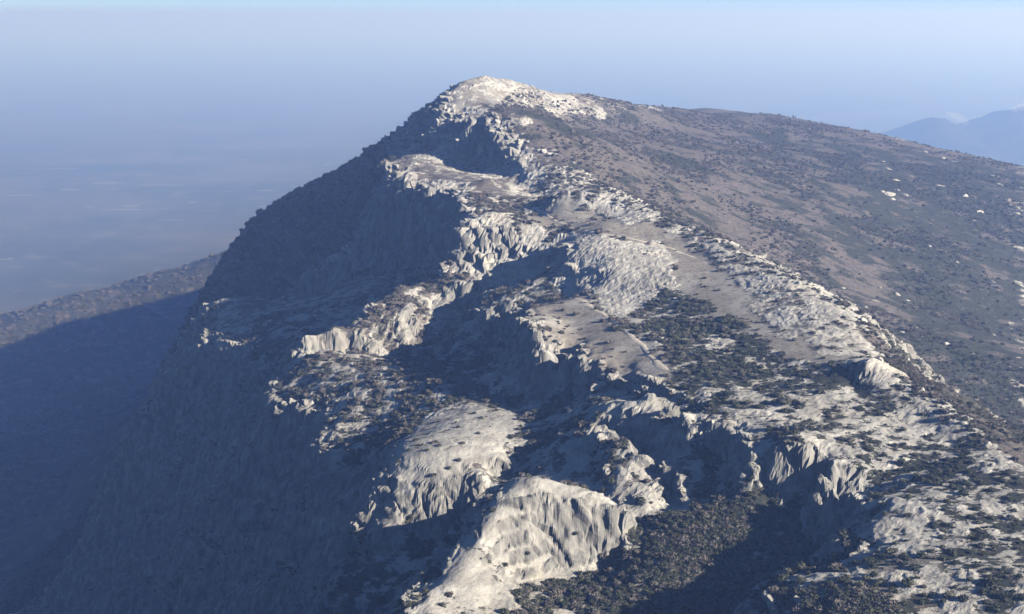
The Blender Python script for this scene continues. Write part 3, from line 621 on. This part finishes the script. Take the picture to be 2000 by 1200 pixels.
# broad hillside
idx = inzone(infan & (yf < 1560) & behind)
w = .06 + sstep(-.12, .22, fbm(xf[idx] / 38, yf[idx] / 55, xf[idx] * 0 + 4, 5)) * (.5 + .8 * GF[idx])
sel = pick(idx, w, 30000, 22)
s2 = .4 + 1.0 * rr.random(len(sel)) ** 3.5
gk = np.where(rr.random(len(sel)) < np.clip(GF[sel] * .9 + .6 * fbm(xf[sel] / 60, yf[sel] / 60, xf[sel] * 0 + 2, 3), .06, .9), rr.integers(0, 3, len(sel)), rr.integers(3, 5, len(sel)))
scatter('hillside_scrub', sel, s2, gk, SHRUBS)
# wooded north flank
idx = inzone(infan & (WF > .5) & (yf > 790) & (yf < 1300) & (xf > -330) & ~behind)
sel = pick(idx, np.ones(len(idx)), 4300, 23)
gk = rr.integers(0, 5, len(sel)); s3 = 1.3 + 1.5 * rr.random(len(sel)) ** 1.5
scatter('north_flank_wood', sel, s3, gk, SHRUBS)
# foothill
idx = inzone((xf / yf > -.42) & (xf < -200) & (yf > 1300) & (yf < 2500))
sel = pick(idx, np.ones(len(idx)), 9500, 24)
scatter('foothill_wood', sel, 1.8 + 2.4 * rr.random(len(sel)) ** 2, rr.integers(0, 5, len(sel)), SHRUBS, .25)

# ------------------------------------------------------------------ paths
def zgrid(xq, yq):
    """ground height from the nearest vertices"""
    out = []
    for a, b in zip(xq, yq):
        k = (np.abs(PF[:, 0] - a) < 3) & (np.abs(PF[:, 1] - b) < 3); q = PF[k]
        if len(q) == 0: out.append(ground(a, b)[2]); continue
        d = np.hypot(q[:, 0] - a, q[:, 1] - b); o = np.argsort(d)[:5]; out.append(float(np.mean(q[o, 2])))
    return np.array(out)
def ribbon(name, pts, width, mat, seed):
    r = np.random.default_rng(seed); pts = np.array([p[:2] for p in pts], float)
    s = np.concatenate([[0], np.cumsum(np.hypot(*np.diff(pts, axis=0).T))]); n = int(s[-1] / 1.6) + 2
    t = np.linspace(0, s[-1], n); X = np.interp(t, s, pts[:, 0]); Y = np.interp(t, s, pts[:, 1])
    for _ in range(3): X[1:-1] = (X[:-2] + 2 * X[1:-1] + X[2:]) / 4; Y[1:-1] = (Y[:-2] + 2 * Y[1:-1] + Y[2:]) / 4
    X += .5 * noise3(t / 6, t * 0 + seed, t * 0); tx = np.gradient(X); ty = np.gradient(Y); L = np.hypot(tx, ty)
    zc = zgrid(X, Y)
    V = []; half = width / 2 * (1 + .35 * noise3(t / 4, t * 0 + 3, t * 0 + seed))
    for j, o in enumerate((-1.0, -.5, 0, .5, 1.0)):
        xx = X - ty / L * half * o; yy = Y + tx / L * half * o
        V.append(np.stack([xx, yy, np.maximum(zgrid(xx, yy), zc - .5) + (.15 if abs(o) < 1 else -.12)], -1))
    link(name, mesh_from(name, np.stack(V, 1), grid_faces(n, 5)), mat, kind='structure')
M = NT_('trodden_gravel'); n_ = M.noise(M.pos(), .9, 5, .6); M.col(M.mix(M.ramp(n_, .3, .7), (.42, .37, .30), (.55, .49, .41))); M.bump(n_, .4, .2); MAT_PATH = M.m
ribbon('path', PATH_PTS, 3.0, MAT_PATH, 1)
ribbon('path', TRAIL_PTS, 2.1, MAT_PATH, 2)

# ------------------------------------------------------------------ rocks
def rock_mesh(name, seed, flat=.7):
    r = np.random.default_rng(seed); v, f = ico(3)
    n = .35 * fbm(v[:, 0] * 1.3 + seed, v[:, 1] * 1.3, v[:, 2] * 1.3, 3) + .16 * ridged(v[:, 0] * 2.6, v[:, 1] * 2.6 + seed, v[:, 2] * 1.2, 2)
    v = v * (1 + n)[:, None] * np.array([1.15, .85, flat])
    for k in range(5):                                     # broken faces
        d = r.normal(size=3); d /= np.linalg.norm(d); c = .55 + .25 * r.random(); q = v @ d
        v = v - np.maximum(q - c, 0)[:, None] * d * .85
    me = mesh_from(name, v, tris=f, smooth=False); me.materials.append(MAT_ROCK); return me
ROCKS = [rock_mesh('rock_mesh_%d' % k, 60 + k, (.7, .9, .55, 1.2)[k]) for k in range(4)]
def place(name, me, x, y, s, label, cat, group=None, sink=.2, z=None, parts=()):
    g = ground(x, y)
    o = link(name, me, None, label=label, category=cat)
    if group: o['group'] = group
    o.location = (x, y, (g[2] if z is None else z) - sink * s); o.scale = (s, s, s); o.rotation_euler = (0, 0, random.random() * 6.28)
    return o
random.seed(5)
for k, (a, b, s) in enumerate(OUTCROP_PTS):
    lab = '%s pale %s outcrop %s' % ('large' if s > 9 else 'small' if s < 7 else 'middling', ('blocky', 'upright', 'flat', 'pointed')[k % 4], 'in the bright cluster high on the dark hillside' if k < 9 else 'scattered high on the dark scrub hillside' if b > 800 else 'low on the scrub hillside behind the crest')
    o = place('rock_outcrop', ROCKS[k % 4], a, b, s * b / 2747.0 * .85, lab, 'rock', lab, .38); o.scale.x *= .8 + 1.0 * random.random(); o.scale.z *= .6 + .4 * random.random()
for k, (a, b, s) in enumerate(BOULDER_PTS):
    lab = '%s rough pale boulder %s' % ('large' if s > 6 else 'small', 'on the crest under the summit' if b > 720 else 'on the crest beside the meadow' if b > 560 else 'along the edge of the white slab field' if b > 425 else 'on the crest fin above the near slope')
    if a < -50: lab = 'lone pale boulder catching the sun on the shaded cliff edge'
    o = place('boulder', ROCKS[(k * 3 + 1) % 4], a, b, s * b / 2747.0, lab, 'boulder', lab, .1)

# ------------------------------------------------------------------ huts
def boxes(name, items, mat, parent):
    V = []; Fq = []
    for (x0, x1, y0, y1, z0, z1) in items:
        o = len(V)
        for zz in (z0, z1):
            for xx, yy in ((x0, y0), (x1, y0), (x1, y1), (x0, y1)): V.append((xx + random.uniform(-.03, .03), yy + random.uniform(-.03, .03), zz))
        Fq += [(o, o + 3, o + 2, o + 1), (o + 4, o + 5, o + 6, o + 7), (o, o + 1, o + 5, o + 4), (o + 1, o + 2, o + 6, o + 5), (o + 2, o + 3, o + 7, o + 6), (o + 3, o, o + 4, o + 7)]
    return link(name, mesh_from(name, np.array(V), faces_quads=np.array(Fq), smooth=False), mat, parent)
def plain_mat(name, c):
    M = NT_(name); n = M.noise(M.pos(), 2.0, 4, .6); M.col(M.mix(M.ramp(n, .3, .7), tuple(q * .85 for q in c), c)); return M.m
hut = link('hut', None, label='tiny cream hut at the foot of the fluted cliff', category='hut')
hx, hy = HUT_PTS[0][:2]; hg = ground(hx, hy); hut.location = (hx, hy, hg[2] - .2); hut.rotation_euler = (0, 0, math.radians(18)); hut.scale = (1.25, 1.25, 1.25)
hwall = boxes('wall', [(-.95, .95, -.7, .7, -.6, 1.25)], plain_mat('cream_render', (.80, .76, .66)), hut)
rv = np.array([(-1.08, -.85, 1.2), (1.08, -.85, 1.2), (1.08, .85, 1.2), (-1.08, .85, 1.2), (-1.08, 0, 1.75), (1.08, 0, 1.75)])
rm = bpy.data.meshes.new('roof'); rm.from_pydata([tuple(q) for q in rv], [], [(0, 1, 5, 4), (2, 3, 4, 5), (0, 4, 3), (1, 2, 5), (3, 2, 1, 0)])
link('roof', rm, plain_mat('ochre_roof', (.50, .30, .16)), hut)
boxes('door', [(-.98, -.953, -.25, .3, -.1, .95)], plain_mat('brown_door', (.22, .13, .08)), hut)
sh = link('stone_shelter', None, label='square pale stone shelter with a low arched opening on the summit shoulder', category='shelter')
sx, sy = HUT_PTS[1][:2]; sg = ground(sx, sy); sh.location = (sx, sy, sg[2] - .6); sh.rotation_euler = (0, 0, math.radians(-12)); sh.scale = (.72, .72, .72)
arch = [(math.cos(t), math.sin(t)) for t in np.linspace(0, math.pi, 9)]
V = []; Fq = []
def wall_ring(y0, y1):
    out_ = [(2.6, -1), (2.6, 4.6), (-2.6, 4.6), (-2.6, -1)]
    inn = [(.9 + .85, -1)] + [(.9 + .85 * c, .9 + .95 * s_) for c, s_ in arch] + [(.9 - .85, -1)]
    outp = [(2.6, -1), (2.6, .9), (2.6, 2.2), (2.6, 4.6), (1.4, 4.6), (.9, 4.6), (.2, 4.6), (-2.6, 4.6), (-2.6, 2.2), (-2.6, .9), (-2.6, -1)]
    base_ = len(V)
    for yy in (y0, y1):
        for q in inn: V.append((q[0], yy, q[1]))
        for q in outp: V.append((q[0], yy, q[1]))
    n = len(inn)
    for k in range(n - 1):
        a, b, c, d = base_ + k, base_ + k + 1, base_ + n + k + 1, base_ + n + k
        Fq.append((a, d, c, b)); Fq.append((a + 2 * n, b + 2 * n, c + 2 * n, d + 2 * n))
        Fq.append((a, b, b + 2 * n, a + 2 * n)); Fq.append((d, d + 2 * n, c + 2 * n, c))
wall_ring(-2.4, -1.7)
link('front_wall', mesh_from('front_wall', np.array(V), faces_quads=np.array(Fq), smooth=False), MAT_ROCK, sh)
boxes('side_wall', [(-2.597, -1.9, -1.697, 2.4, -1, 4.5)], MAT_ROCK, sh); boxes('side_wall', [(1.9, 2.597, -1.697, 2.4, -1, 4.5)], MAT_ROCK, sh)
boxes('rear_wall', [(-1.89, 1.89, 1.7, 2.39, -1, 4.3)], MAT_ROCK, sh); boxes('roof', [(-1.88, 1.88, -1.69, 1.69, 3.9, 4.4)], MAT_ROCK, sh)

# ------------------------------------------------------------------ shrubs one can tell apart
used_xy = []
TONE = ('dark green', 'deep green spreading', 'grey green')
def bulk(r, a, b): return 'small' if r < a else ('large' if r > b else 'middling')
def shrub(k, x, y, r, place_words, kind=None):
    kind = kind if kind is not None else k % 3
    me = SHRUBS[kind]; label = '%s %s shrub %s' % (bulk(r, .85, 1.15), TONE[kind], place_words); group = label
    o = place('shrub', me, x, y, r, label, 'shrub', group, .12); used_xy.append((x, y)); o.scale.z *= .75 + .3 * random.random(); return o
for k, (a, b, s) in enumerate(SPUR_SHRUBS):
    shrub(k, a, b, s * b / 2747.0, 'on the bare spur ' + ('near the lip of the shadowed hollow' if a < 82 else 'away from the shadowed hollow'))
for k, (a, b, s) in enumerate(BAND_SHRUBS):
    shrub(k, a, b, s * b / 2747.0, 'on the white rock band ' + ('below the crest fin' if b < 372 else 'beside the meadow'))
for k, (a, b, s) in enumerate(SLAB_SHRUBS):
    shrub(k + 1, a, b, s * b / 2747.0, 'clinging to the ' + ('ribbed slab nearer than the gully' if b < 372 else 'white slab across the gully'))
cand = inzone(infan & (yf < 400) & (yf > 250) & (CF < .3) & (xf > 40) & (xf / yf < .37) & (NF[:, 2] > .8))
cw_ = .02 + sstep(.5, .3, RF[cand])
for k in pick(cand, cw_, 420, 77):
    x0, y0 = PF[k, 0], PF[k, 1]
    if len(used_xy) > 255: break
    if min((x0 - a) ** 2 + (y0 - b) ** 2 for a, b in used_xy) < 4.5: continue
    shrub(int(k), x0, y0, .6 + .6 * random.random(), 'among ledges ' + ('by the crest fin' if x0 > 104 else 'above the shaded cliff' if x0 < 78 else 'between fin and shaded cliff') + (', upslope' if y0 > 350 else ', downslope'), int(k) % 3)

# ------------------------------------------------------------------ trees
def tree(kind, x, y, s, place_words):
    label = '%s %s tree %s' % ('tall' if s > 1.1 else 'low', ('round green', 'leafless brown', 'upright green')[kind], place_words); group = label
    tm, cm = TREES[kind]; g = ground(x, y)
    t = link('tree', None, label=label, category='tree', group=group)
    t.location = (x, y, g[2] - .15 * s); t.scale = (s, s, s); t.rotation_euler = (0, 0, random.random() * 6.28)
    link('trunk', tm, None, t); link('crown', cm, None, t)
def along(line, n, jx, jy):
    line = np.array(line); s = np.concatenate([[0], np.cumsum(np.hypot(*np.diff(line[:, :2], axis=0).T))])
    for t in np.sort(np.random.default_rng(n).random(n)) * s[-1]:
        yield np.interp(t, s, line[:, 0]) + random.uniform(-jx, jx), np.interp(t, s, line[:, 1]) + random.uniform(-jy, jy)
for k, (a, b) in enumerate(along(FLANK_LINE, 64, 5, 9)):
    tree((0, 1, 2, 1)[k % 4], a, b, (.8 + 1.1 * random.random() ** 2), 'on the shaded wooded flank, ' + ('just under the summit' if a > -110 else 'midway down' if a > -155 else 'low down by the valley'))
for k, (a, b) in enumerate(along(SKY_LINE, 70, 14, 25)):
    tree((1, 0, 2)[k % 3], a, b, (.75 + .75 * random.random() ** 2), 'on the hillside brow, ' + ('near the summit rocks' if a < 110 else 'on its level middle' if a < 290 else 'where it falls to the far hills'))
# lone dead tree on the spur below the slab
a, b = DEAD_TREE[0][:2]; g = ground(a, b)
dt = link('dead_tree', None, label='bare dead tree on the lit tuft under the big white slab', category='tree'); dt.location = (a, b, g[2] - .3); dt.scale = (2.4, 2.4, 2.4)
link('trunk', trunk_mesh('dead_trunk', 71, 2.6), plain_mat('dry_wood', (.34, .29, .2)), dt)
link('branch', trunk_mesh('dead_branch', 73, 1.6), None, dt).rotation_euler = (0, math.radians(62), .5)


# ------------------------------------------------------------------ plain, far hills, haze
def plain_material():
    M = NT_('hazy_plain'); p = M.pos()
    a = M.noise(M.scale(p, (.0016, .0016, 0)), 1.0, 6, .6); b = M.noise(M.scale(p, (.012, .012, 0)), 1.0, 4, .6)
    k = M.mix(M.ramp(a, .35, .65), (.05, .055, .042), (.11, .098, .078)); k = M.mix(M.ramp(b, .5, .75), k, (.16, .14, .11))
    M.col(k); return M.m
PL = 60000.0
gx = np.concatenate([-np.geomspace(PL, 500, 40), np.linspace(-450, 450, 19), np.geomspace(500, PL, 40)])
GX, GY = np.meshgrid(gx, gx + 1500, indexing='xy')
me = mesh_from('plain', np.stack([GX, GY, np.zeros_like(GX)], -1), grid_faces(len(gx), len(gx)))
link('plain', me, plain_material(), kind='structure')

M = NT_('pale_stubble'); M.col((.20, .19, .165)); MAT_FIELD = M.m
for k, (fx, fy, fw_, fd) in enumerate(FIELDS):
    a = np.linspace(0, 2 * math.pi, 24, endpoint=False); rr_ = 1 + .35 * noise3(np.cos(a) * 1.5 + k * 3, np.sin(a) * 1.5, a * 0)
    ring = np.stack([fx + fw_ / 2 * np.cos(a) * rr_, fy + fd / 2 * np.sin(a) * rr_, np.full(24, .6)], -1)
    fm = bpy.data.meshes.new('field'); fm.from_pydata([tuple(q) for q in ring], [], [tuple(range(24))])
    link('field', fm, MAT_FIELD, kind='structure')

def far_hills():
    nx, ny = 220, 70
    X, Y = np.meshgrid(np.linspace(1200, 5500, nx), np.linspace(4400, 7000, ny), indexing='xy')
    prof = np.interp(X, HILLX, HILLZ)
    cross = np.clip(1 - np.abs(Y - 5525) / 1050, 0, 1) ** 1.2
    Z = prof * cross * (1 + .10 * fbm(X / 260, Y / 260, X * 0, 4)) - 3 + cross * prof * .05 * fbm(X / 60, Y / 60, X * 0 + 5, 3)
    M = NT_('far_hill_scrub'); p = M.pos(); a = M.noise(p, .01, 5, .6)
    M.col(M.mix(M.ramp(a, .35, .65), (.02, .023, .018), (.05, .046, .036)))
    link('far_hills', mesh_from('far_hills', np.stack([X, Y, Z], -1), grid_faces(ny, nx)), M.m, kind='structure')
HILLX = [1200, 1380, 1500, 1570, 1630, 1690, 1740, 1800, 1890, 1970, 2040, 2300, 2700, 3400, 4300, 5500]
HILLZ = [0, 20, 96, 136, 158, 156, 138, 156, 186, 202, 222, 270, 330, 300, 360, 0]
far_hills()

# thin cloud wisps lying on the far hills
mw = bpy.data.materials.new('cloud_wisp'); mw.use_nodes = True; mw.node_tree.nodes.clear()
wo = mw.node_tree.nodes.new('ShaderNodeOutputMaterial'); wv = mw.node_tree.nodes.new('ShaderNodeVolumePrincipled')
wv.inputs['Color'].default_value = (1, 1, 1, 1); wv.inputs['Density'].default_value = .006; mw.node_tree.links.new(wv.outputs[0], wo.inputs['Volume'])
for k, puffs in enumerate((((1698, 172, 22), (1712, 166, 22), (1728, 157, 19), (1742, 149, 15), (1752, 142, 11), (1688, 177, 14)), ((1922, 198, 18), (1946, 206, 20), (1972, 214, 19), (1998, 222, 17)))):
    V = []; Fc = []; off = 0
    for j, (px_, pz_, pr_) in enumerate(puffs):
        w_ = IV * (1 + .3 * noise3(IV[:, 0] * 1.7 + j * 5, IV[:, 1] * 1.7, IV[:, 2] * 1.7 + k))[:, None] * pr_ * np.array([1, 1.2, .7]) + np.array([px_, 5420 + 9 * j, pz_])
        V.append(w_); Fc.append(IF + off); off += len(w_)
    link('cloud_wisp', mesh_from('cloud_wisp', np.concatenate(V), tris=np.concatenate(Fc)), mw, kind='stuff')

hz_lo, hz_hi = -1.0, 625.0
B = 59000.0
hv = [(sx * B, 1500 + sy * B, zz) for zz in (hz_lo - 40, hz_hi) for sx, sy in ((-1, -1), (1, -1), (1, 1), (-1, 1))]
hm = bpy.data.meshes.new('haze'); hm.from_pydata(hv, [], [(3, 2, 1, 0), (4, 5, 6, 7), (0, 1, 5, 4), (1, 2, 6, 5), (2, 3, 7, 6), (3, 0, 4, 7)])
mh = bpy.data.materials.new('haze'); mh.use_nodes = True; mh.node_tree.nodes.clear()
out = mh.node_tree.nodes.new('ShaderNodeOutputMaterial'); pv = mh.node_tree.nodes.new('ShaderNodeVolumePrincipled')
pv.inputs['Color'].default_value = (.31, .495, 1.0, 1); pv.inputs['Absorption Color'].default_value = (.7, .7, .7, 1); pv.inputs['Density'].default_value = .00025; pv.inputs['Anisotropy'].default_value = 0.25
mh.node_tree.links.new(pv.outputs[0], out.inputs['Volume'])
link('haze', hm, mh, kind='stuff')
